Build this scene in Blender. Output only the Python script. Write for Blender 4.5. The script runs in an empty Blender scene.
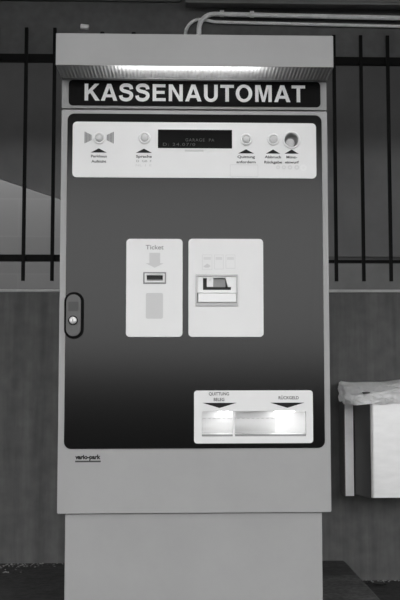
import bpy, bmesh, math, random
from mathutils import Vector, Matrix
C = bpy.context.scene.collection
PI = math.pi
rnd = random.Random(7)

# ------------------------------------------------------------------ materials (black-and-white scene)
def mat(name, v, rough=.5, metal=0., spec=.5, noise=0., nscale=20., stretch=(1, 1, 1), bump=0., speckle=0., spscale=60.):
    m = bpy.data.materials.new(name); m.use_nodes = True
    nt = m.node_tree; b = nt.nodes['Principled BSDF']
    b.inputs['Base Color'].default_value = (v, v, v, 1)
    b.inputs['Roughness'].default_value = rough
    b.inputs['Metallic'].default_value = metal
    b.inputs['Specular IOR Level'].default_value = spec
    if noise or bump or speckle:
        tc = nt.nodes.new('ShaderNodeTexCoord'); mp = nt.nodes.new('ShaderNodeMapping')
        mp.inputs['Scale'].default_value = stretch
        nt.links.new(tc.outputs['Object'], mp.inputs['Vector'])
        n = nt.nodes.new('ShaderNodeTexNoise'); n.inputs['Scale'].default_value = nscale
        n.inputs['Detail'].default_value = 6; n.inputs['Roughness'].default_value = .62
        nt.links.new(mp.outputs['Vector'], n.inputs['Vector'])
        r = nt.nodes.new('ShaderNodeMapRange')
        r.inputs[1].default_value = .25; r.inputs[2].default_value = .75
        r.inputs[3].default_value = v * (1 - noise); r.inputs[4].default_value = v * (1 + noise)
        nt.links.new(n.outputs['Fac'], r.inputs[0])
        out = r.outputs[0]
        if speckle:
            n2 = nt.nodes.new('ShaderNodeTexNoise'); n2.inputs['Scale'].default_value = spscale
            n2.inputs['Detail'].default_value = 2
            nt.links.new(tc.outputs['Object'], n2.inputs['Vector'])
            r2 = nt.nodes.new('ShaderNodeMapRange')
            r2.inputs[1].default_value = .3; r2.inputs[2].default_value = .7
            r2.inputs[3].default_value = 1 - speckle; r2.inputs[4].default_value = 1 + speckle
            nt.links.new(n2.outputs['Fac'], r2.inputs[0])
            mu = nt.nodes.new('ShaderNodeMath'); mu.operation = 'MULTIPLY'
            nt.links.new(out, mu.inputs[0]); nt.links.new(r2.outputs[0], mu.inputs[1]); out = mu.outputs[0]
        nt.links.new(out, b.inputs['Base Color'])
        if bump:
            bp = nt.nodes.new('ShaderNodeBump'); bp.inputs['Strength'].default_value = bump
            bp.inputs['Distance'].default_value = .01
            nt.links.new(n.outputs['Fac'], bp.inputs['Height']); nt.links.new(bp.outputs['Normal'], b.inputs['Normal'])
    return m

def emit(name, v, s):
    m = mat(name, v); b = m.node_tree.nodes['Principled BSDF']
    b.inputs['Emission Color'].default_value = (1, 1, 1, 1); b.inputs['Emission Strength'].default_value = s
    return m

M = {}
M['paint'] = mat('grey_powder_coat', .35, .45, noise=.05, nscale=6)
M['paint_low'] = mat('pedestal_powder_coat', .335, .5, noise=.06, nscale=5)
M['black'] = mat('satin_black_panel', .003, .155, spec=.29, noise=.3, nscale=90)
M['black_sign'] = mat('black_sign_face', .004, .25, spec=.1)
M['white_plate'] = mat('white_plate', .80, .4, noise=.02, nscale=8)
M['white'] = mat('white_plastic', .84, .35)
M['white_letter'] = mat('white_letter', .9, .5)
M['ink'] = mat('black_ink', .012, .6, spec=.2)
M['ink_soft'] = mat('dark_grey_ink', .06, .6, spec=.2)
M['ink_mid'] = mat('mid_grey_ink', .3, .6, spec=.2)
M['ink_pale'] = mat('pale_grey_ink', .64, .6, spec=.2)
M['ink_faint'] = mat('faint_grey_ink', .71, .6, spec=.2)
M['glass_black'] = mat('display_glass', .004, .15, spec=.12)
M['lcd'] = mat('display_dots', .085, .6, spec=.1)
M['dark'] = mat('dark_cavity', .02, .6)
M['grey_metal'] = mat('grey_metal', .35, .35, metal=.6)
M['chrome'] = mat('chrome', .75, .4, metal=.5)
M['dome'] = mat('pale_button_cap', .62, .35)
M['funnel'] = mat('grey_funnel', .42, .5)
M['handle'] = mat('grey_handle_plastic', .085, .4, noise=.06, nscale=30)
M['recess'] = mat('handle_recess', .055, .5)
M['rubber'] = mat('black_rubber', .004, .6, spec=.08)
M['iron'] = mat('black_iron', .006, .6, spec=.08)
M['concrete_low'] = mat('board_marked_concrete', .098, .85, noise=.32, nscale=4, stretch=(5, 5, .35), bump=.25, speckle=.14, spscale=18)
M['concrete_up'] = mat('smooth_painted_concrete', .11, .8, noise=.22, nscale=4, bump=.1, speckle=.1, spscale=30)
M['beam'] = mat('grey_beam', .19, .7, noise=.25, nscale=3, stretch=(.4, 1, 6))
M['sill'] = mat('pale_sill', .42, .7, noise=.25, nscale=12)
M['far_dark'] = mat('shadow_slab_grey', .16, .8, noise=.2, nscale=3)  # tone of the added slab that stands for a shadow
M['ledge'] = mat('pale_ledge', .21, .8, noise=.2, nscale=5)
M['soil_and_shade'] = mat('dark_ground_and_shade', .028, .9, noise=.6, nscale=14, bump=.6, speckle=.3, spscale=50)
M['plinth'] = mat('dark_plinth_concrete', .09, .9, spec=.1, noise=.4, nscale=9, bump=.4, speckle=.3, spscale=60)
M['asphalt'] = mat('asphalt', .03, 1., spec=0., noise=.3, nscale=30)
M['ceiling'] = mat('ceiling_concrete', .10, 1., spec=0., noise=.1, nscale=4)
M['pipe'] = mat('pale_grey_pipe', .9, .5, noise=.12, nscale=30)
M['steel'] = mat('brushed_steel', .80, .42, metal=.55, noise=.06, nscale=14, stretch=(1, 1, 3))
M['flange'] = mat('pale_flange', .95, .5, noise=.06, nscale=30)
M['steel_side'] = mat('dark_bin_plate_and_shade', .06, .5, noise=.1, nscale=10)  # dark plates of the bin; on the side sheet it paints shade
M['stone'] = mat('pale_grit', .22, .9, noise=.4, nscale=50)
M['leaf'] = mat('dry_leaf', .04, .8, noise=.4, nscale=40)
M['lamp'] = emit('lamp_tube', .9, 17.)
M['cup_lamp'] = emit('cup_lamp', .9, 6.5)

def masonry():
    m = mat('block_masonry', .17, .85); nt = m.node_tree; b = nt.nodes['Principled BSDF']
    tc = nt.nodes.new('ShaderNodeTexCoord'); mp = nt.nodes.new('ShaderNodeMapping')
    mp.inputs['Rotation'].default_value = (PI/2, 0, 0)
    br = nt.nodes.new('ShaderNodeTexBrick')
    br.inputs['Scale'].default_value = 1; br.inputs['Brick Width'].default_value = .4; br.inputs['Row Height'].default_value = .22
    br.inputs['Mortar Size'].default_value = .006; br.inputs['Mortar Smooth'].default_value = .6
    br.inputs['Color1'].default_value = (.16, .16, .16, 1); br.inputs['Color2'].default_value = (.18, .18, .18, 1)
    br.inputs['Mortar'].default_value = (.182, .182, .182, 1)
    nt.links.new(tc.outputs['Object'], mp.inputs['Vector']); nt.links.new(mp.outputs['Vector'], br.inputs['Vector'])
    nt.links.new(br.outputs['Color'], b.inputs['Base Color'])
    return m
M['masonry'] = masonry()

def translucent(name, v, trans, clear=0.):
    m = bpy.data.materials.new(name); m.use_nodes = True; nt = m.node_tree
    nt.nodes.remove(nt.nodes['Principled BSDF']); out = nt.nodes['Material Output']
    d = nt.nodes.new('ShaderNodeBsdfDiffuse'); d.inputs[0].default_value = (v, v, v, 1)
    t = nt.nodes.new('ShaderNodeBsdfTranslucent'); t.inputs[0].default_value = (v, v, v, 1)
    g = nt.nodes.new('ShaderNodeBsdfGlossy'); g.inputs['Roughness'].default_value = .25
    p = nt.nodes.new('ShaderNodeBsdfTransparent')
    a = nt.nodes.new('ShaderNodeMixShader'); a.inputs[0].default_value = trans
    nt.links.new(d.outputs[0], a.inputs[1]); nt.links.new(t.outputs[0], a.inputs[2])
    b = nt.nodes.new('ShaderNodeMixShader'); b.inputs[0].default_value = .06
    nt.links.new(a.outputs[0], b.inputs[1]); nt.links.new(g.outputs[0], b.inputs[2])
    c = nt.nodes.new('ShaderNodeMixShader'); c.inputs[0].default_value = clear
    nt.links.new(b.outputs[0], c.inputs[1]); nt.links.new(p.outputs[0], c.inputs[2])
    nt.links.new(c.outputs[0], out.inputs[0])
    return m
M['diffuser'] = translucent('ribbed_diffuser', .4, .6)
M['bag'] = translucent('thin_white_bag', .97, .22, .04)
nt = M['bag'].node_tree; nz = nt.nodes.new('ShaderNodeTexNoise'); nz.inputs['Scale'].default_value = 22; nz.inputs['Detail'].default_value = 4; nz.inputs['Distortion'].default_value = 1.2
tcb = nt.nodes.new('ShaderNodeTexCoord'); mpb = nt.nodes.new('ShaderNodeMapping'); mpb.inputs['Scale'].default_value = (1, 1, 2.2)
nt.links.new(tcb.outputs['Object'], mpb.inputs[0]); nt.links.new(mpb.outputs[0], nz.inputs['Vector'])
bpb = nt.nodes.new('ShaderNodeBump'); bpb.inputs['Strength'].default_value = .75; bpb.inputs['Distance'].default_value = .02
nt.links.new(nz.outputs['Fac'], bpb.inputs['Height'])
for nd in nt.nodes:
    if 'Normal' in nd.inputs and nd.type.startswith('BSDF'): nt.links.new(bpb.outputs[0], nd.inputs['Normal'])
    if nd.type == 'MIX_SHADER' and abs(nd.inputs[0].default_value-.06) < 1e-4: nd.inputs[0].default_value = .13
M['milky'] = translucent('milky_flap', .88, .45, .35)

# ------------------------------------------------------------------ mesh helpers
def obj(name, bm, m, parent=None, smooth=False, bevel=0., seg=2):
    bmesh.ops.recalc_face_normals(bm, faces=bm.faces)
    me = bpy.data.meshes.new(name); bm.to_mesh(me); bm.free()
    me.materials.append(m)
    if smooth:
        for p in me.polygons: p.use_smooth = True
    o = bpy.data.objects.new(name, me); C.objects.link(o)
    if parent: o.parent = parent
    if bevel:
        md = o.modifiers.new('bevel', 'BEVEL'); md.width = bevel; md.segments = seg; md.limit_method = 'ANGLE'
        md.angle_limit = math.radians(40)
    return o

def thing(name, label, cat, loc=(0, 0, 0), group=None):
    o = bpy.data.objects.new(name, None); C.objects.link(o); o.location = loc
    o.empty_display_size = .1
    o['label'] = label; o['category'] = cat
    if group: o['group'] = group
    return o

def tag(o, label, cat, group=None, kind=None):
    o['label'] = label; o['category'] = cat
    if group: o['group'] = group
    if kind: o['kind'] = kind
    return o

def struct(name, bm, m, bevel=0.):
    o = obj(name, bm, m, bevel=bevel); o['kind'] = 'structure'; return o

def box(bm, x0, x1, y0, y1, z0, z1):
    v = [bm.verts.new((x, y, z)) for x in (x0, x1) for y in (y0, y1) for z in (z0, z1)]
    for f in ((0, 1, 3, 2), (4, 6, 7, 5), (0, 4, 5, 1), (2, 3, 7, 6), (0, 2, 6, 4), (1, 5, 7, 3)):
        bm.faces.new([v[i] for i in f])
    return bm
def B(*a): return box(bmesh.new(), *a)

def rr(x0, x1, z0, z1, r=0., n=6):
    if r <= 0: return [(x0, z0), (x1, z0), (x1, z1), (x0, z1)]
    pts = []
    for cx, cz, a0 in ((x1-r, z0+r, -PI/2), (x1-r, z1-r, 0), (x0+r, z1-r, PI/2), (x0+r, z0+r, PI)):
        for i in range(n+1):
            a = a0 + PI/2*i/n; pts.append((cx+r*math.cos(a), cz+r*math.sin(a)))
    return pts
def circ(cx, cz, r, n=28, r2=None):
    r2 = r2 or r
    return [(cx+r*math.cos(2*PI*i/n), cz+r2*math.sin(2*PI*i/n)) for i in range(n)]

def sheet(bm, outer, holes, yf, yb):
    """flat shape in the XZ plane with holes, front at yf, thickness back to yb"""
    edges = []
    for loop in [outer] + list(holes):
        vs = [bm.verts.new((x, yf, z)) for x, z in loop]
        for i in range(len(vs)): edges.append(bm.edges.new((vs[i], vs[(i+1) % len(vs)])))
    r = bmesh.ops.triangle_fill(bm, use_beauty=True, use_dissolve=False, edges=edges, normal=(0, -1, 0))
    fs = [g for g in r['geom'] if isinstance(g, bmesh.types.BMFace)]
    if yb != yf:
        e = bmesh.ops.extrude_face_region(bm, geom=fs, use_keep_orig=True)
        bmesh.ops.translate(bm, verts=[g for g in e['geom'] if isinstance(g, bmesh.types.BMVert)], vec=(0, yb-yf, 0))
    return bm
def S(outer, holes, yf, yb): return sheet(bmesh.new(), outer, holes, yf, yb)

def prism_x(bm, prof, x0, x1):
    a = [bm.verts.new((x0, y, z)) for y, z in prof]; b = [bm.verts.new((x1, y, z)) for y, z in prof]
    n = len(prof)
    bm.faces.new(a); bm.faces.new(b[::-1])
    for i in range(n): bm.faces.new((a[i], b[i], b[(i+1) % n], a[(i+1) % n]))
    return bm

def lathe_y(bm, cx, cz, prof, n=28):
    """profile of (radius, y) turned about a line along Y"""
    rings = []
    for r, y in prof:
        if r <= 1e-6: rings.append([bm.verts.new((cx, y, cz))])
        else: rings.append([bm.verts.new((cx+r*math.cos(2*PI*i/n), y, cz+r*math.sin(2*PI*i/n))) for i in range(n)])
    for a, b in zip(rings, rings[1:]):
        for i in range(n):
            j = (i+1) % n
            if len(a) == 1 and len(b) > 1: bm.faces.new((a[0], b[i], b[j]))
            elif len(b) == 1 and len(a) > 1: bm.faces.new((a[i], b[0], a[j]))
            elif len(a) > 1: bm.faces.new((a[i], b[i], b[j], a[j]))
    return bm

def tube(bm, pts, r, n=12):
    pts = [Vector(p) for p in pts]; rings = []
    up = Vector((0, 1, 0))
    for i, p in enumerate(pts):
        t = (pts[min(i+1, len(pts)-1)] - pts[max(i-1, 0)]).normalized()
        u = (up - t*up.dot(t)).normalized(); w = t.cross(u)
        rings.append([bm.verts.new(p + (u*math.cos(2*PI*k/n) + w*math.sin(2*PI*k/n))*r) for k in range(n)])
    for a, b in zip(rings, rings[1:]):
        for k in range(n): bm.faces.new((a[k], a[(k+1) % n], b[(k+1) % n], b[k]))
    bm.faces.new(rings[0]); bm.faces.new(rings[-1][::-1])
    return bm

def spline(pts, k=10):
    out = []; P = [Vector(p) for p in pts]; P = [2*P[0]-P[1]] + P + [2*P[-1]-P[-2]]
    for i in range(1, len(P)-2):
        for j in range(k):
            t = j/k; a, b, c, d = P[i-1:i+3]
            out.append(.5*((2*b) + (c-a)*t + (2*a-5*b+4*c-d)*t*t + (3*b-a-3*c+d)*t**3))
    out.append(P[-2]); return out

_cap = None
def text_bm(body, x, z, cap, y, bold=0., width=None, spacing=1., line=1.25):
    """flat lettering facing the viewer, first line's middle at (x, z)"""
    global _cap
    def build(s):
        cu = bpy.data.curves.new('lettering', 'FONT'); cu.body = s; cu.align_x = 'CENTER'; cu.size = 1
        cu.offset = bold; cu.space_character = spacing; cu.space_line = line; cu.resolution_u = 4
        o = bpy.data.objects.new('lettering', cu); C.objects.link(o)
        dg = bpy.context.evaluated_depsgraph_get()
        me = bpy.data.meshes.new_from_object(o.evaluated_get(dg))
        bpy.data.objects.remove(o); bpy.data.curves.remove(cu); return me
    if _cap is None:
        h = build('H'); zs = [v.co.y for v in h.vertices]; _cap = max(zs)-min(zs); bpy.data.meshes.remove(h)
    me = build(body); s = cap/_cap; sx = s
    if width:
        xs = [v.co.x for v in me.vertices]; sx = width/(max(xs)-min(xs))
    for v in me.vertices: v.co = Vector((x + v.co.x*sx, y, z - cap/2 + v.co.y*s))
    bm = bmesh.new(); bm.from_mesh(me); bpy.data.meshes.remove(me); return bm
def text(name, body, x, z, cap, y, m, parent, **k): return obj(name, text_bm(body, x, z, cap, y, **k), m, parent)

# ------------------------------------------------------------------ the setting
OX0, OX1, OZ0, OZ1 = -2.3, 2.3, 1.03, 1.93
def shell():
    bm = S([(-3.2, -.12), (3.2, -.12), (3.2, 1.028), (-3.2, 1.028)], [], 1.0, 1.25)
    struct('wall_back_lower', bm, M['concrete_low'])
    bm = bmesh.new()
    box(bm, -3.2, 3.2, 1.0, 1.03, 1.948, 2.5); box(bm, -3.2, OX0, 1.0, 1.03, 1.028, 1.948); box(bm, OX1, 3.2, 1.0, 1.03, 1.028, 1.948)
    struct('wall_back_upper', bm, M['concrete_up'])
    struct('trim_1', B(OX0, OX1, .992, 1.25, 1.026, 1.037), M['sill'], bevel=.003)
    # overhanging beam with two lips, left piece set higher with a rounded end
    bm = bmesh.new()
    prism_x(bm, [(1.0, 2.160), (.930, 2.156), (.918, 2.160), (.918, 2.185), (.924, 2.188), (.924, 2.194), (.918, 2.197), (.918, 2.5), (1.0, 2.5)], -.03, 3.2)
    struct('trim_2', bm, M['beam'])
    struct('trim_5', B(-.03, 3.2, .910, .930, 2.146, 2.156), M['ledge'], bevel=.002)
    bm = S(rr(-3.2, -.042, 2.178, 2.6, .02), [], .985, 1.0); struct('trim_3', bm, M['concrete_up'], bevel=.003)
    # beyond the opening
    struct('wall_far', B(-4, 4, 3.0, 3.1, .5, 2.6), M['masonry'])
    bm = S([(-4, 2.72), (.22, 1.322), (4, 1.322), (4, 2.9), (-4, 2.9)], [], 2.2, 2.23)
    struct('shadow_slab', bm, M['far_dark'])  # added slab, its sloping edge shaped as the shadow line on the far wall
    struct('floor_far', B(-4, 4, 1.25, 3.0, .85, .9), M['concrete_up'])
    struct('trim_4', B(.45, 4, 2.05, 2.18, .9, 1.288), M['ledge'], bevel=.004)
    # ground, plinth, ceiling
    struct('floor', B(-60, 60, -200, 1.0, -.2, -.08), M['asphalt'])
    struct('floor_strip', B(.58, 3.2, .55, 1.0, -.08, -.074), M['soil_and_shade'])
    struct('plinth', B(-3.0, .58, -.55, 1.0, -.08, 0), M['plinth'], bevel=.006)
    struct('floor_strip', B(.20, .572, .69, 1.0, 0, .0015), M['soil_and_shade'])
    struct('floor_strip', B(-3.0, -.30, -.5, 1.0, 0, .0015), M['soil_and_shade'])  # dark sheet: shade on the left floor put into its colour
    struct('reflection_wall', B(-40, 40, -12.4, -12.0, -.08, 1.0), M['asphalt'])  # unseen low wall, added to darken the lower reflection in the front panel
    struct('ceiling', B(-8, 8, -5.2, 3.1, 2.5, 2.7), M['ceiling'])
shell()

# ------------------------------------------------------------------ the payment machine
mach = thing('payment_machine', 'tall grey parking payment machine with black front and KASSENAUTOMAT sign under its lit hood', 'payment machine', (0, .25, 0))
mach_off = Vector((0, -.25, 0))
class _P: pass
def part(name, bm, m, parent=mach, **k):
    if parent is mach: bmesh.ops.translate(bm, verts=bm.verts, vec=mach_off)
    else: bmesh.ops.translate(bm, verts=bm.verts, vec=mach_off)
    return obj(name, bm, m, parent, **k)
def ptext(name, body, x, z, cap, y, m, parent, **k): return part(name, text_bm(body, x, z, cap, y, **k), m, parent)

ZB, ZD, ZH, ZT = .3016, 1.468, 1.4735, 1.5625
# cut-outs shared by the door and the black front
h_tick = rr(-.147, -.086, .9577, .9871)
h_note = rr(.0045, .1222, .893, .981)
h_cup = rr(.0197, .3192, .517, .5885, .003)
h_coin = circ(.2835, 1.381, .0205)
holes = [h_tick, h_note, h_cup, h_coin]

# cabinet: a shell open behind the door
bm = bmesh.new()
box(bm, -.389, -.381, .012, .36, ZB, ZT); box(bm, .381, .389, .012, .36, ZB, ZT)
box(bm, -.381, .381, .012, .36, ZB, ZB+.008); box(bm, -.381, .381, .012, .36, ZT-.008, ZT)
box(bm, -.381, .381, .352, .36, ZB+.008, ZT-.008); box(bm, -.381, .381, .014, .02, ZD-.02, ZH+.02)
part('cabinet', bm, M['paint'])
part('pedestal', B(-.3685, .3645, .010, .33, 0, ZB-.003), M['paint_low'], bevel=.003)
door = part('door', S(rr(-.39, .39, ZB, ZD, .004), holes, 0, .012), M['paint'], bevel=.0015)
front = part('front_panel', S(rr(-.3725, .3735, .4828, 1.457, .02), holes, -.0025, .001), M['black'], bevel=.001)
front['label'] = 'black satin front panel with rounded corners'
sign = part('header', S(rr(-.39, .389, ZH, ZT, .003), [], 0, .012), M['paint'], bevel=.0015)
sf = part('sign_face', S(rr(-.3698, .371, 1.481, 1.5574, .012), [], -.0025, .001), M['black_sign'], sign, bevel=.001)

# lettering drawn glyph by glyph (units: 1/718 of the capital height)
def G_sheet(bm, loops, ox, sc, zb, y):
    L = [[(ox+x*sc, zb+z*sc) for x, z in l] for l in loops]
    sheet(bm, L[0], L[1:], y, y+.0012)
def arc(cx, cz, rx, rz, a0, a1, n=18):
    return [(cx+rx*math.cos(math.radians(a0+(a1-a0)*i/n)), cz+rz*math.sin(math.radians(a0+(a1-a0)*i/n))) for i in range(n+1)]
def S_loop():
    c = spline([(548, 500, 0), (530, 590, 0), (455, 652, 0), (335, 670, 0), (212, 650, 0), (140, 585, 0), (142, 500, 0), (215, 430, 0), (340, 395, 0), (470, 352, 0), (545, 285, 0), (548, 195, 0), (490, 100, 0), (400, 58, 0), (325, 50, 0), (205, 72, 0), (128, 140, 0), (108, 228, 0)], 5)
    l, r = [], []
    for i, p in enumerate(c):
        t = (c[min(i+1, len(c)-1)]-c[max(i-1, 0)]).normalized(); n = Vector((-t.y, t.x, 0))
        w = 73 if 2 < i < len(c)-3 else 75
        l.append(tuple((p+n*w)[:2])); r.append(tuple((p-n*w)[:2]))
    return l + r[::-1]
GL = {
 'K': (722, [[(76, 0), (226, 0), (226, 249), (302, 328), (520, 0), (706, 0), (405, 434), (682, 718), (494, 718), (226, 428), (226, 718), (76, 718)]]),
 'A': (722, [[(20, 0), (177, 0), (228, 147), (488, 147), (537, 0), (701, 0), (444, 718), (280, 718)], [(267, 267), (451, 267), (360, 541)]]),
 'S': (667, [S_loop()]),
 'E': (667, [[(76, 0), (620, 0), (620, 127), (226, 127), (226, 311), (576, 311), (576, 434), (226, 434), (226, 591), (608, 591), (608, 718), (76, 718)]]),
 'N': (722, [[(69, 0), (210, 0), (210, 505), (503, 0), (654, 0), (654, 718), (513, 718), (513, 222), (228, 718), (69, 718)]]),
 'U': (722, [[(72, 718), (72, 265)] + arc(360, 255, 288, 274, 180, 360)[1:-1] + [(648, 265), (648, 718), (498, 718), (498, 265)] + arc(360, 255, 138, 142, 360, 180)[1:-1] + [(222, 265), (222, 718)]]),
 'T': (611, [[(230, 0), (381, 0), (381, 591), (591, 591), (591, 718), (20, 718), (20, 591), (230, 591)]]),
 'O': (778, [arc(389, 359, 347, 378, 0, 360, 36)[:-1], arc(389, 359, 195, 248, 0, 360, 36)[:-1]]),
 'M': (833, [[(69, 0), (210, 0), (210, 580), (355, 0), (475, 0), (622, 580), (622, 0), (763, 0), (763, 718), (547, 718), (417, 210), (285, 718), (69, 718)]]),
}
word = 'KASSENAUTOMAT'
W = sum(GL[c][0] for c in word) - 76 - 20
cap = .0505; sc = cap/718; track = (.649 - W*sc)/(len(word)-1)
bm = bmesh.new(); x = -.3235 - 76*sc
for c in word:
    G_sheet(bm, GL[c][1], x, sc, 1.4955, -.0037); x += GL[c][0]*sc + track
part('sign_lettering', bm, M['white_letter'], sign)

# hood with a lamp behind a ribbed diffuser
YF, HZ0, HZ1 = -.141, 1.5577, 1.6492
bm = bmesh.new()
box(bm, -.391, .3905, YF, YF+.003, HZ0, HZ1); box(bm, -.391, .3905, YF+.003, .37, HZ1-.003, HZ1)
box(bm, -.391, -.388, YF+.003, 0.0, HZ0, HZ1-.003); box(bm, .3875, .3905, YF+.003, 0.0, HZ0, HZ1-.003)
box(bm, -.391, -.388, 0, .37, ZT, HZ1-.003); box(bm, .3875, .3905, 0, .37, ZT, HZ1-.003)
box(bm, -.388, .3875, .362, .37, ZT, HZ1-.003); box(bm, -.388, .3875, .004, .01, ZT, HZ1-.003)
hood = part('hood', bm, M['paint'], bevel=.001)
bm = bmesh.new(); n = 150; vs = []
for i in range(n+1):
    xx = -.387 + .773*i/n; dz = .0016*(i % 2)
    vs.append((bm.verts.new((xx, YF+.004, HZ0+.003+dz)), bm.verts.new((xx, .002, ZT+.001+dz))))
for a, b in zip(vs, vs[1:]): bm.faces.new((a[0], b[0], b[1], a[1]))
part('lamp_diffuser', bm, M['diffuser'], hood)['label'] = 'ribbed translucent lamp cover under the hood'
bm = tube(bmesh.new(), [(-.22, -.118, 1.590), (.19, -.118, 1.590)], .011)
part('lamp_tube', bm, M['lamp'], hood, smooth=True)
for bx in (-.262, -.174):
    o = part('bolt', lathe_y(bmesh.new(), 0, 0, [(0, 0), (.006, 0), (.006, .006), (0, .006)], 10), M['iron'], hood)
    o.rotation_euler = (PI/2, 0, 0)
    o.location = (bx, -.1335-.25, HZ1); o.data.transform(Matrix.Translation((0, .25, 0)))

# ---- control plate
CY = -.0055
cp = part('control_plate', S(rr(-.3568, .3565, 1.2668, 1.4318, .013), [h_coin], CY, -.0025), M['white_plate'], bevel=.001)
disp = part('display', S(rr(-.1084, .1087, 1.3545, 1.4097, .001), [], CY-.001, CY), M['glass_black'], cp)
# dot-matrix text
D1 = CY-.0015
part('display_lettering', text_bm('GARAGE  PA', .014, 1.379, .0085, D1, spacing=1.25, width=.084), M['lcd'], cp)
part('display_lettering', text_bm('D: 24.07/0', -.047, 1.3655, .0085, D1, spacing=1.25, width=.094), M['lcd'], cp)
for bx, bz in ((-.2792, 1.3826), (-.1475, 1.3842), (.1501, 1.3818), (.2298, 1.3822)):
    pb = part('push_button', lathe_y(bmesh.new(), bx, bz, [(.0178, CY), (.0178, CY-.0035), (.0158, CY-.005), (.0125, CY-.005), (.0115, CY-.002), (.0115, CY-.001)], 32), M['white'], cp, smooth=True)
    part('button_dome', lathe_y(bmesh.new(), bx, bz, [(.0112, CY-.0005), (.0108, CY-.004), (.008, CY-.0065), (.004, CY-.0075), (0, CY-.0078)], 24), M['dome'], cp, smooth=True)
def tri(x, z0, z1, w, y, up=True):
    bm = bmesh.new(); zb, za = (z0, z1) if up else (z1, z0)
    return sheet(bm, [(x-w/2, zb), (x+w/2, zb), (x, za)] if up else [(x-w/2, zb), (x, za), (x+w/2, zb)], [], y, y)
for ax in (-.2804, -.1490, .1498, .2290, .2838):
    part('arrow_mark', tri(ax, 1.3400, 1.3525, .047 if ax < .22 else .042, CY-.0006), M['ink'], cp)
# striped loudspeaker marks
for s in (-1, 1):
    bm = bmesh.new()
    for k in range(5):
        x0 = .0425 - k*.0042; h = .0178 - k*.0021
        sheet(bm, [(-.2797+s*x0, 1.3845-h), (-.2797+s*(x0-.0034), 1.3845-h+.0014), (-.2797+s*(x0-.0034), 1.3845+h-.0014), (-.2797+s*x0, 1.3845+h)], [], CY-.0006, CY-.0006)
    part('speaker_mark', bm, M['ink_mid'], cp)
for body, bx, bz, w in (('Parkhaus\nAufsicht', -.2801, 1.3293, .046), ('Sprache', -.1490, 1.3293, .046), ('Quittung\nanfordern', .1498, 1.3300, .056), ('Abbruch\nRückgabe', .2288, 1.3300, .052), ('Münz-\neinwurf', .2838, 1.3300, .04)):
    part('lettering', text_bm(body, bx, bz, .0072, CY-.0007, width=w, line=1.45, bold=.022), M['ink_soft'], cp)
part('lettering', text_bm('D  GB  F', -.149, 1.3156, .0062, CY-.0007, width=.044), M['ink_mid'], cp)
part('lettering', text_bm('NL  I  E', -.150, 1.3030, .0062, CY-.0007, width=.046), M['ink_pale'], cp)
part('display_mark', S(rr(-.0300, .0250, 1.3445, 1.3500, .001), [], CY-.0006, CY-.0006), M['ink_pale'], cp)
bm = S(rr(.1027, .1848, 1.2716, 1.3067, .002), [rr(.1035, .184, 1.2724, 1.3059, .0016)], CY-.0008, CY)
part('blank_field', bm, M['ink_pale'], cp)
bm = bmesh.new()
for cx, r in ((.2435, .0058), (.2605, .0062), (.2785, .0066), (.2985, .0072)):
    sheet(bm, circ(cx, 1.2995, r, 20), [circ(cx, 1.2995, r*.45, 14)], CY-.0006, CY-.0006)
part('coin_mark', bm, M['ink_faint'], cp)
bm = sheet(bmesh.new(), circ(.318, 1.2985, .0098, 24), [circ(.318, 1.2985, .004, 14)], CY-.0007, CY-.0007)
part('coin_mark', bm, M['white'], cp)
# coin entry: white ring, grey funnel and a tilted inner plate
part('coin_slot', lathe_y(bmesh.new(), .2835, 1.381, [(.0262, CY), (.0262, CY-.003), (.0245, CY-.005), (.0222, CY-.005), (.0205, CY-.002), (.0200, .004)], 40), M['white'], cp, smooth=True)
part('coin_funnel', lathe_y(bmesh.new(), .2835, 1.381, [(.0203, -.002), (.0195, .012), (.0188, .024), (0, .024)], 32), M['funnel'], cp, smooth=True)
bm = lathe_y(bmesh.new(), 0, 0, [(.013, .0), (.013, -.004), (.010, -.0055), (0, -.0055)], 24)
bmesh.ops.rotate(bm, verts=bm.verts, matrix=Matrix.Rotation(.35, 3, 'X')); bmesh.ops.translate(bm, verts=bm.verts, vec=(.281, .013, 1.3765))
part('coin_flap', bm, M['dome'], cp, smooth=True)

# ---- ticket plate
PY = -.0055
tp = part('ticket_plate', S(rr(-.1986, -.0358, .802, 1.0868, .011), [h_tick], PY, -.0025), M['white_plate'], bevel=.001)
ptext('lettering', 'Ticket', -.1170, 1.0622, .0125, PY-.0007, M['ink_mid'], tp, bold=.012, width=.052)
cx = -.1165
part('arrow_mark', S([(cx-.0155, 1.046), (cx-.0155, 1.0155), (cx-.0265, 1.0155), (cx, 1.0023), (cx+.0265, 1.0155), (cx+.0155, 1.0155), (cx+.0155, 1.046)], [], PY-.0006, PY-.0006), M['ink_pale'], tp)
part('ticket_symbol', S(rr(-.1415, -.0922, .8545, .9290, .005), [], PY-.0006, PY-.0006), M['ink_pale'], tp)
part('slot_surround', S(rr(-.1495, -.0833, .9552, .9896), [rr(-.1455, -.0873, .9592, .9856)], PY-.002, PY), M['ink_mid'], tp, bevel=.0006)
bz = part('ticket_slot', S(rr(-.1455, -.0873, .9592, .9856), [rr(-.1395, -.0930, .9650, .9805)], PY-.003, .004), M['white_plate'], tp, bevel=.0015)
bm = bmesh.new(); box(bm, -.146, -.087, .003, .06, .955, .992); part('slot_interior', bm, M['dark'], tp)
part('slot_lip', prism_x(bmesh.new(), [(-.003, .9650), (.003, .9650), (.003, .9700)], -.1395, -.0930), M['grey_metal'], tp)

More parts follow.
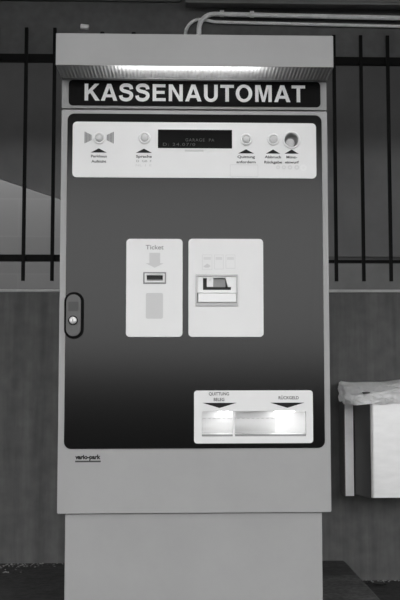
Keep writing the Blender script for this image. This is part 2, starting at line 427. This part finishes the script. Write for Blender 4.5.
# ---- banknote plate
npz = part('banknote_plate', S(rr(-.0188, .1984, .802, 1.0874, .011), [h_note], PY, -.0025), M['white_plate'], bevel=.001)
bm = bmesh.new()
for k, (a, b) in enumerate(((.021, .050), (.056, .083), (.089, .117))):
    sheet(bm, rr(a, b, .996+.002*k, 1.041, .001), [rr(a+.0016, b-.0016, .9976+.002*k, 1.0394, .001)], PY-.0006, PY-.0006)
    sheet(bm, rr(a+.004, b-.004, 1.026, 1.034), [], PY-.0006, PY-.0006)
part('note_symbol', bm, M['ink_faint'], npz)
part('note_symbol', S([(.024, 1.0065), (.030, 1.003), (.039, 1.003), (.046, 1.0075), (.040, 1.012), (.035, 1.015), (.031, 1.011)], [], PY-.0008, PY-.0008), M['ink_pale'], npz)
part('slot_surround', S(rr(.0016, .1250, .8905, .9835), [rr(.0065, .1202, .8965, .9775)], PY-.0025, PY+.001), M['grey_metal'], npz, bevel=.001)
# inner white frame set in the cut-out, with an L-shaped opening and a grey guide tongue
op = [(.0234, .9383), (.1046, .9383), (.1046, .9475), (.0955, .9475), (.0885, .9733), (.0234, .9733)]
part('banknote_slot', S(rr(.0065, .1202, .930, .9775), [op], -.004, .010), M['white'], npz, bevel=.0008)
part('slot_interior', B(.012, .118, .0101, .06, .925, .981), M['dark'], npz)
part('guide_tongue', prism_x(bmesh.new(), [(.0015, .947), (.0095, .947), (.0095, .971), (.0055, .971)], .0525, .0885), M['ink_mid'], npz)
part('guide_block', S([(.0345, .9475), (.0530, .9475), (.0530, .9733), (.0345, .9733)], [circ(.0435, .968, .0014, 10)], -.002, .0095), M['white_plate'], npz)
part('note_flap', prism_x(bmesh.new(), [(-.004, .929), (-.013, .9265), (-.020, .903), (-.018, .9005), (.004, .9005), (.008, .929)], .0089, .1190), M['white'], npz, bevel=.0015)
part('note_shelf', prism_x(bmesh.new(), [(-.010, .9005), (-.010, .8945), (.008, .8945), (.008, .9005)], .0065, .1202), M['grey_metal'], npz)

# ---- receipt and change plate
rp = part('receipt_plate', S(rr(-.0026, .3392, .4972, .648, .009), [h_cup], -.0065, -.0025), M['white_plate'], bevel=.0012)
for body, bx, bzz, w in (('QUITTUNG\nBELEG', .0690, .6385, .058), ('RÜCKGELD', .2690, .6268, .058)):
    ptext('lettering', body, bx, bzz, .0085, -.0072, M['ink_soft'], rp, width=w, line=1.3, bold=.015)
for bx in (.0705, .2655):
    part('arrow_mark', tri(bx, .5980, .6128, .099, -.0071, up=False), M['ink'], rp)
# the recess: white trough with sloping floor
bm = bmesh.new(); x0, x1, zb, zt = .0185, .3204, .5155, .590
prof = [(0.0, zb), (.05, zb), (.085, .545), (.085, zt), (0.0, zt)]
a = [bm.verts.new((x0, y, z)) for y, z in prof]; b = [bm.verts.new((x1, y, z)) for y, z in prof]
for i in range(4): bm.faces.new((a[i], a[i+1], b[i+1], b[i]))
bm.faces.new(a); bm.faces.new(b)
part('tray_housing', bm, M['white'], rp)
part('tray_divider', B(.1085, .1150, .001, .075, .5165, .588), M['white'], rp, bevel=.001)
part('cup_lamp', B(.068, .100, .045, .070, .584, .5885), M['cup_lamp'], rp)
part('cup_lamp', B(.235, .292, .045, .070, .584, .5885), M['cup_lamp'], rp)
# milky curved flaps over each bowl
def flap(xa, xb, zt_, zb_):
    bm = bmesh.new(); n = 10; rows = []
    for i in range(n+1):
        t = i/n; z = zt_ + (zb_-zt_)*t; y = .012 - .010*math.sin(PI*t*.9)
        rows.append((bm.verts.new((xa, y, z)), bm.verts.new((xb, y, z))))
    for p, q in zip(rows, rows[1:]): bm.faces.new((p[0], p[1], q[1], q[0]))
    return bm
part('receipt_flap', flap(.0200, .1080, .5700, .5260), M['milky'], rp, smooth=True)
part('change_flap', flap(.1155, .2330, .5700, .5260), M['milky'], rp, smooth=True)
part('change_bowl', flap(.2335, .3180, .5860, .5260), M['milky'], rp, smooth=True)
part('tray_gap', B(.0200, .3185, .004, .03, .5170, .5215), M['ink_mid'], rp)
bm = bmesh.new()
for k in range(20): box(bm, .024+.014*k, .031+.014*k, .010, .012, .5660, .5680)
part('flap_hinge', bm, M['ink_mid'], rp)

# ---- handle on the left edge of the door
hd = part('door_handle', S(rr(-.3755, -.3195, .7965, .9315, .0275, 10), [], -.006, -.0022), M['rubber'], bevel=.001)
part('handle_lever', S(rr(-.3690, -.3275, .8040, .9240, .0205, 10), [], -.014, -.005), M['handle'], hd, bevel=.004, seg=3)
part('grip_recess', S(rr(-.3630, -.3340, .8755, .9030, .003), [], -.0144, -.013), M['recess'], hd, bevel=.0008)
part('lock_collar', lathe_y(bmesh.new(), -.3490, .8490, [(.0135, -.013), (.0135, -.0165), (.0105, -.017), (0, -.017)], 24), M['rubber'], hd)
part('lock_cylinder', lathe_y(bmesh.new(), -.3490, .8490, [(.0105, -.015), (.0105, -.0195), (.0085, -.021), (0, -.0212)], 24), M['chrome'], hd, smooth=True)
part('key_slot', B(-.3497, -.3483, -.0218, -.0211, .8450, .8530), M['iron'], hd)

# ---- maker's lettering below the black front
lg = part('maker_lettering', text_bm('vario-park', -.3050, .4605, .0118, -.0007, bold=.045, width=.072), M['ink'])
part('maker_subline', S(rr(-.3405, -.2680, .4455, .4500), [], -.0006, -.0006), M['ink_soft'])
bpy.context.view_layer.update()

# ------------------------------------------------------------------ grille before the opening
gr = thing('window_grille', 'black iron bar grille across the wall opening behind the payment machine', 'grille', (0, .985, 1.07))
go = Vector((0, -.985, -1.07))
def gpart(name, bm, m):
    bmesh.ops.translate(bm, verts=bm.verts, vec=go); return obj(name, bm, m, gr)
for k in range(12):
    for gx, zt in ((-.5395-.110*k, 2.060), (.5545+.1065*k, 2.043)):
        gpart('bar', B(gx-.0065, gx+.0065, .966, .978, 1.067, zt), M['iron'])
gpart('crossbar', B(-2.33, 2.33, .978, 1.0, 1.929, 1.9585), M['iron'])
gpart('crossbar', B(-2.33, .2, .978, 1.0, 1.1440, 1.1690), M['iron'])
gpart('crossbar', B(.2, 2.33, .978, 1.0, 1.1400, 1.1510), M['iron'])

# ------------------------------------------------------------------ conduit pipes
pa = thing('conduit_pipe', 'thicker pale pipe bending out from behind the hood and running right below the beam', 'pipe', (.145, .967, 2.12))
def ppart(root, name, bm, m, **k):
    bmesh.ops.translate(bm, verts=bm.verts, vec=-root.location); return obj(name, bm, m, root, **k)
def bend(x0, z0, zt, R, y, x1, z1):
    pts = [(x0, y, z0), (x0, y, zt-R)]
    for i in range(1, 9):
        a = PI/2*i/8; pts.append((x0+R-R*math.cos(a), y, zt-R+R*math.sin(a)))
    return pts + [(x1, y, z1)]
ppart(pa, 'pipe_run', tube(bmesh.new(), bend(.0230, 1.975, 2.1220, .060, .967, 2.6, 2.095), .0095), M['pipe'], smooth=True)
for cxx, cz in ((.1136, 2.1215), (.2319, 2.1195), (1.05, 2.111)):
    bm = tube(bmesh.new(), [(cxx-.008, .967, cz), (cxx+.008, .967, cz)], .0108); box(bm, cxx-.008, cxx+.008, .969, 1.0, cz+.002, cz+.018)
    ppart(pa, 'pipe_clamp', bm, M['pipe'])
pb = thing('conduit_pipe', 'thinner pale pipe arching behind the thicker one and running right just under it', 'pipe', (.075, .99, 2.096))
pts = [(-.030, .99, 1.975), (-.030, .99, 2.045), (-.026, .99, 2.068), (-.012, .99, 2.090), (.008, .99, 2.104), (.030, .99, 2.108), (.055, .988, 2.104), (.085, .988, 2.0985), (.145, .988, 2.0965), (.8, .988, 2.088), (2.6, .988, 2.068)]
ppart(pb, 'pipe_run', tube(bmesh.new(), [tuple(p) for p in spline(pts[:8], 4)] + pts[8:], .0066), M['pipe'], smooth=True)

# small pale clip on the wall
bm = bmesh.new(); prism_x(bm, [(0, -.009), (-.012, -.009), (-.018, -.004), (-.018, .006), (-.013, .010), (0, .010)], -.0165, .0165)
o = obj('cable_clip', bm, M['pipe'], bevel=.002); o.location = (-.4262, 1.0, 2.0725); o.rotation_euler = (0, .10, 0)
tag(o, 'small pale plastic clip fixed to the wall just above the left end of the hood', 'clip')

# ------------------------------------------------------------------ litter bin and its liner
bin_ = thing('litter_bin', 'steel wall-mounted litter bin with open top right of the payment machine', 'bin', (.80, .98, .25))
def bpart(name, bm, m, **k):
    bmesh.ops.translate(bm, verts=bm.verts, vec=(-.80, -.98, -.25)); return obj(name, bm, m, bin_, **k)
XC, YB, YFt = .80, .965, .72
def ring(xl_b, xl_f, yb, yf, z, r=.010):
    """outline seen from above, left half mirrored; front edge at yf"""
    pts = [(xl_b, yb)]
    for i in range(5):
        a = PI/2*i/4; pts.append((xl_f + r - r*math.cos(a), yf + r - r*math.sin(a)))
    right = [(2*XC-x, y) for x, y in pts[::-1]]
    return [(x, y, z) for x, y in pts + right]
def body(z0, z1, dx=0., dy=0.):
    return [ring(.612+dx, .636+dx, YB-dy, YFt+dy, z) for z in (z0, z1)]
bm = bmesh.new()
o0, o1 = body(.2655, .642); i1, i0 = body(.642, .272, .003, .003)[::-1][0], body(.272, .642, .003, .003)[0]
loops = [[bm.verts.new(p) for p in L] for L in (o0, o1, i1, i0)]
n = len(loops[0])
for a, b in zip(loops, loops[1:]):
    for i in range(n): bm.faces.new((a[i], a[(i+1) % n], b[(i+1) % n], b[i]))
bm.faces.new(loops[0]); bm.faces.new(loops[-1])
shell_o = bpart('bin_body', bm, M['steel'])
# dark sheet painting the shade on the bin's side, between flange and front sheet
for s in (-1, 1):
    X = lambda v: XC + s*(XC-v)
    xs_ = sorted((X(.5655), X(.5978)))
    bpart('mounting_flange', B(xs_[0], xs_[1], .880, .892, .2560, .640), M['flange'], bevel=.001)
    xs_ = sorted((X(.5625), X(.5655)))
    bpart('side_plate', B(xs_[0], xs_[1], .880, .977, .2560, .640), M['steel_side'])
    bm = bmesh.new()
    v = [bm.verts.new((X(x), y, z)) for x, y, z in ((.6000, .893, .262), (.6345, .735, .262), (.6345, .735, .64), (.6000, .893, .64))]
    bm.faces.new(v); e = bmesh.ops.extrude_face_region(bm, geom=bm.faces[:], use_keep_orig=True)
    bmesh.ops.translate(bm, verts=[g for g in e['geom'] if isinstance(g, bmesh.types.BMVert)], vec=(-s*-.0025*-1, 0, 0))
    bpart('side_shade', bm, M['steel_side'], bevel=0)
    xs_ = sorted((X(.618), X(.6215)))
    bpart('side_rib', B(xs_[0]-.004, xs_[1]-.003, .85, .858, .30, .62), M['steel_side'])
bpart('back_plate', B(.562, 1.038, .977, 1.0, .268, .668), M['steel_side'])

def bag_mesh():
    bm = bmesh.new(); rn = random.Random(3)
    n = 220; cx, cy, hx, hy, r = XC, .838, .243, .126, .05
    base = []
    L = [(-hx+r, -hy), (hx-r, -hy), (hx, -hy+r), (hx, hy-r), (hx-r, hy), (-hx+r, hy), (-hx, hy-r), (-hx, -hy+r)]
    outline = []
    for ccx, ccy, a0 in ((hx-r, -hy+r, -PI/2), (hx-r, hy-r, 0), (-hx+r, hy-r, PI/2), (-hx+r, -hy+r, PI)):
        for i in range(9):
            a = a0+PI/2*i/8; outline.append(Vector((ccx+r*math.cos(a), ccy+r*math.sin(a))))
    outline.append(outline[0]); seg = [(b-a).length for a, b in zip(outline, outline[1:])]; tot = sum(seg)
    for k in range(n):
        d = tot*k/n; i = 0
        while d > seg[i]: d -= seg[i]; i += 1
        p = outline[i].lerp(outline[i+1], d/seg[i]); base.append(p)
    ph = [rn.uniform(0, 6.28) for _ in range(8)]
    prof = [(-.105, -.20), (-.100, -.12), (-.100, -.065), (-.090, -.030), (-.045, -.008), (-.006, -.002), (0., 0.), (.005, -.005), (.008, -.018), (.009, -.034), (.008, -.050), (.006, -.066)]
    rows = []
    for pi_, (off, dz) in enumerate(prof):
        row = []
        for k in range(n):
            p = base[k]; th = math.atan2(p.y/hy, p.x/hx)
            f = max(0., min(1., (.09-p.y)/.19)); l = math.exp(-((p.x+hx*.80)/.15)**2)
            sx = .006*math.sin(7*th+ph[1]) + .003*math.sin(15*th+ph[2])
            zr = .681 - .042*f*l - .004*f + .003*math.sin(4*th+ph[0]) + .4*sx
            # long shallow folds running round the skirt
            fold = .0045*math.sin(9*th+ph[3]+pi_*.9) + .003*math.sin(17*th+ph[4]-pi_*1.3) + .002*math.sin(29*th+ph[5]+pi_*.6) + rn.uniform(-.0008, .0008)
            out = off + fold*min(1, abs(pi_-6)/3)
            sc2 = 1 + out/max(hx, hy)*0
            d = Vector((p.x, p.y)); nn = Vector(((p.x/hx)**5, (p.y/hy)**5)).normalized()
            q = d + nn*out
            z = zr + dz
            if pi_ > 6:                                                # hem: higher at the left end, level along the front
                t = -dz/.066
                hem = .597 + .030*max(0, p.y+.04)/.16 + .0025*math.sin(6*th+ph[6]) + .0015*math.sin(19*th+ph[7])
                z = zr + (hem-zr)*t
            row.append(bm.verts.new((cx+q.x, min(cy+q.y, .972), z)))
        rows.append(row)
    for a, b in zip(rows, rows[1:]):
        for k in range(n): bm.faces.new((a[k], a[(k+1) % n], b[(k+1) % n], b[k]))
    bm.faces.new(rows[0])
    return bm
o = obj('bin_liner', bag_mesh(), M['bag'], smooth=True)
tag(o, 'thin crumpled white plastic bag folded over the rim of the steel litter bin', 'plastic bag')

# ------------------------------------------------------------------ grit and leaves on the ground
bm = bmesh.new(); rg = random.Random(11)
def crumb(x, y, z, s):
    r = bmesh.ops.create_icosphere(bm, subdivisions=1, radius=s)
    for v in r['verts']: v.co = Vector((v.co.x*rg.uniform(.8, 1.4), v.co.y*rg.uniform(.8, 1.3), v.co.z*rg.uniform(.5, .8))) + Vector((x, y, z+s*.4))
for _ in range(70): crumb(rg.uniform(-.75, -.42), 1.0-abs(rg.gauss(.015, .03))-.006, 0, rg.uniform(.0015, .0045))
for _ in range(40): crumb(rg.uniform(-.72, -.60), rg.uniform(.80, .98), 0, rg.uniform(.0015, .005))
for _ in range(60): crumb(rg.uniform(.60, .95), 1.0-abs(rg.gauss(.01, .02))-.006, -.074, rg.uniform(.002, .005))
tag(obj('grit', bm, M['stone']), 'pale grit and crumbs lying along the foot of the wall', 'grit', kind='stuff')
leaf_bm = bmesh.new(); g = 8
for i in range(g+1):
    t = i/g; w = .022*math.sin(PI*t)**.8 + .0004
    for s, hgt in ((-1, .006), (0, 0), (1, .006)):
        leaf_bm.verts.new((-.035+.07*t, s*w, .002+hgt*math.sin(PI*t)+.008*(t-.5)**2*4))
leaf_bm.verts.ensure_lookup_table()
for i in range(g):
    for s in (0, 1): leaf_bm.faces.new([leaf_bm.verts[j] for j in (3*i+s, 3*i+s+1, 3*i+4+s, 3*i+3+s)])
lf = obj('dry_leaf', leaf_bm, M['leaf'], smooth=True)
spots = [(.625, .93, .3, 'dark dry leaf on the ground beside the plinth edge, left of the other leaf'), (.695, .90, 2.1, 'dark dry leaf on the ground under the bin, right of the other leaf')]
for i, (x, y, a, lab) in enumerate(spots):
    o = lf if i == 0 else lf.copy()
    if i: C.objects.link(o)
    o.location = (x, y, -.073); o.rotation_euler = (0, 0, a); tag(o, lab, 'leaf', 'dry leaves under the bin')

# ------------------------------------------------------------------ light
w = bpy.data.worlds.new('overcast'); bpy.context.scene.world = w; w.use_nodes = True
bg = w.node_tree.nodes['Background']; bg.inputs[0].default_value = (1, 1, 1, 1); bg.inputs[1].default_value = 3.9
def area(name, loc, rot, sx, sy, e):
    l = bpy.data.lights.new(name, 'AREA'); l.shape = 'RECTANGLE'; l.size = sx; l.size_y = sy; l.energy = e
    o = bpy.data.objects.new(name, l); C.objects.link(o); o.location = loc; o.rotation_euler = rot; return o
area('ceiling_fill', (.2, -1.6, 2.45), (0, 0, 0), 2.6, .25, 26)  # unseen fill light below the ceiling, added to brighten the machine
area('far_wall_fill', (-1.0, 2.72, 2.45), (math.radians(12), 0, 0), 3., .15, 32)  # hidden fill added to brighten the far wall below the slab
area('opening_fill', (0, 1.72, 2.45), (math.radians(20), 0, 0), 4., .15, 3)  # hidden fill added to lift the dark slab seen through the opening

# ------------------------------------------------------------------ camera
sc_ = bpy.context.scene
cam = bpy.data.cameras.new('camera'); co = bpy.data.objects.new('camera', cam); C.objects.link(co)
cam.sensor_width = 36; cam.sensor_fit = 'AUTO'; cam.lens = 1032.9*36/600; cam.shift_x = -25.93/600
R = Matrix(((.9992943941, -.0008654216, -.0375494991), (-.0374832901, -.0866201026, -.9955360168), (-.0023909831, .9962410395, -.0865914218)))
co.matrix_world = Matrix.Translation((-.02262, -2.98103, .65)) @ R.to_4x4()
sc_.camera = co
sc_.view_settings.view_transform = 'Standard'
sc_.cycles.use_denoising = True
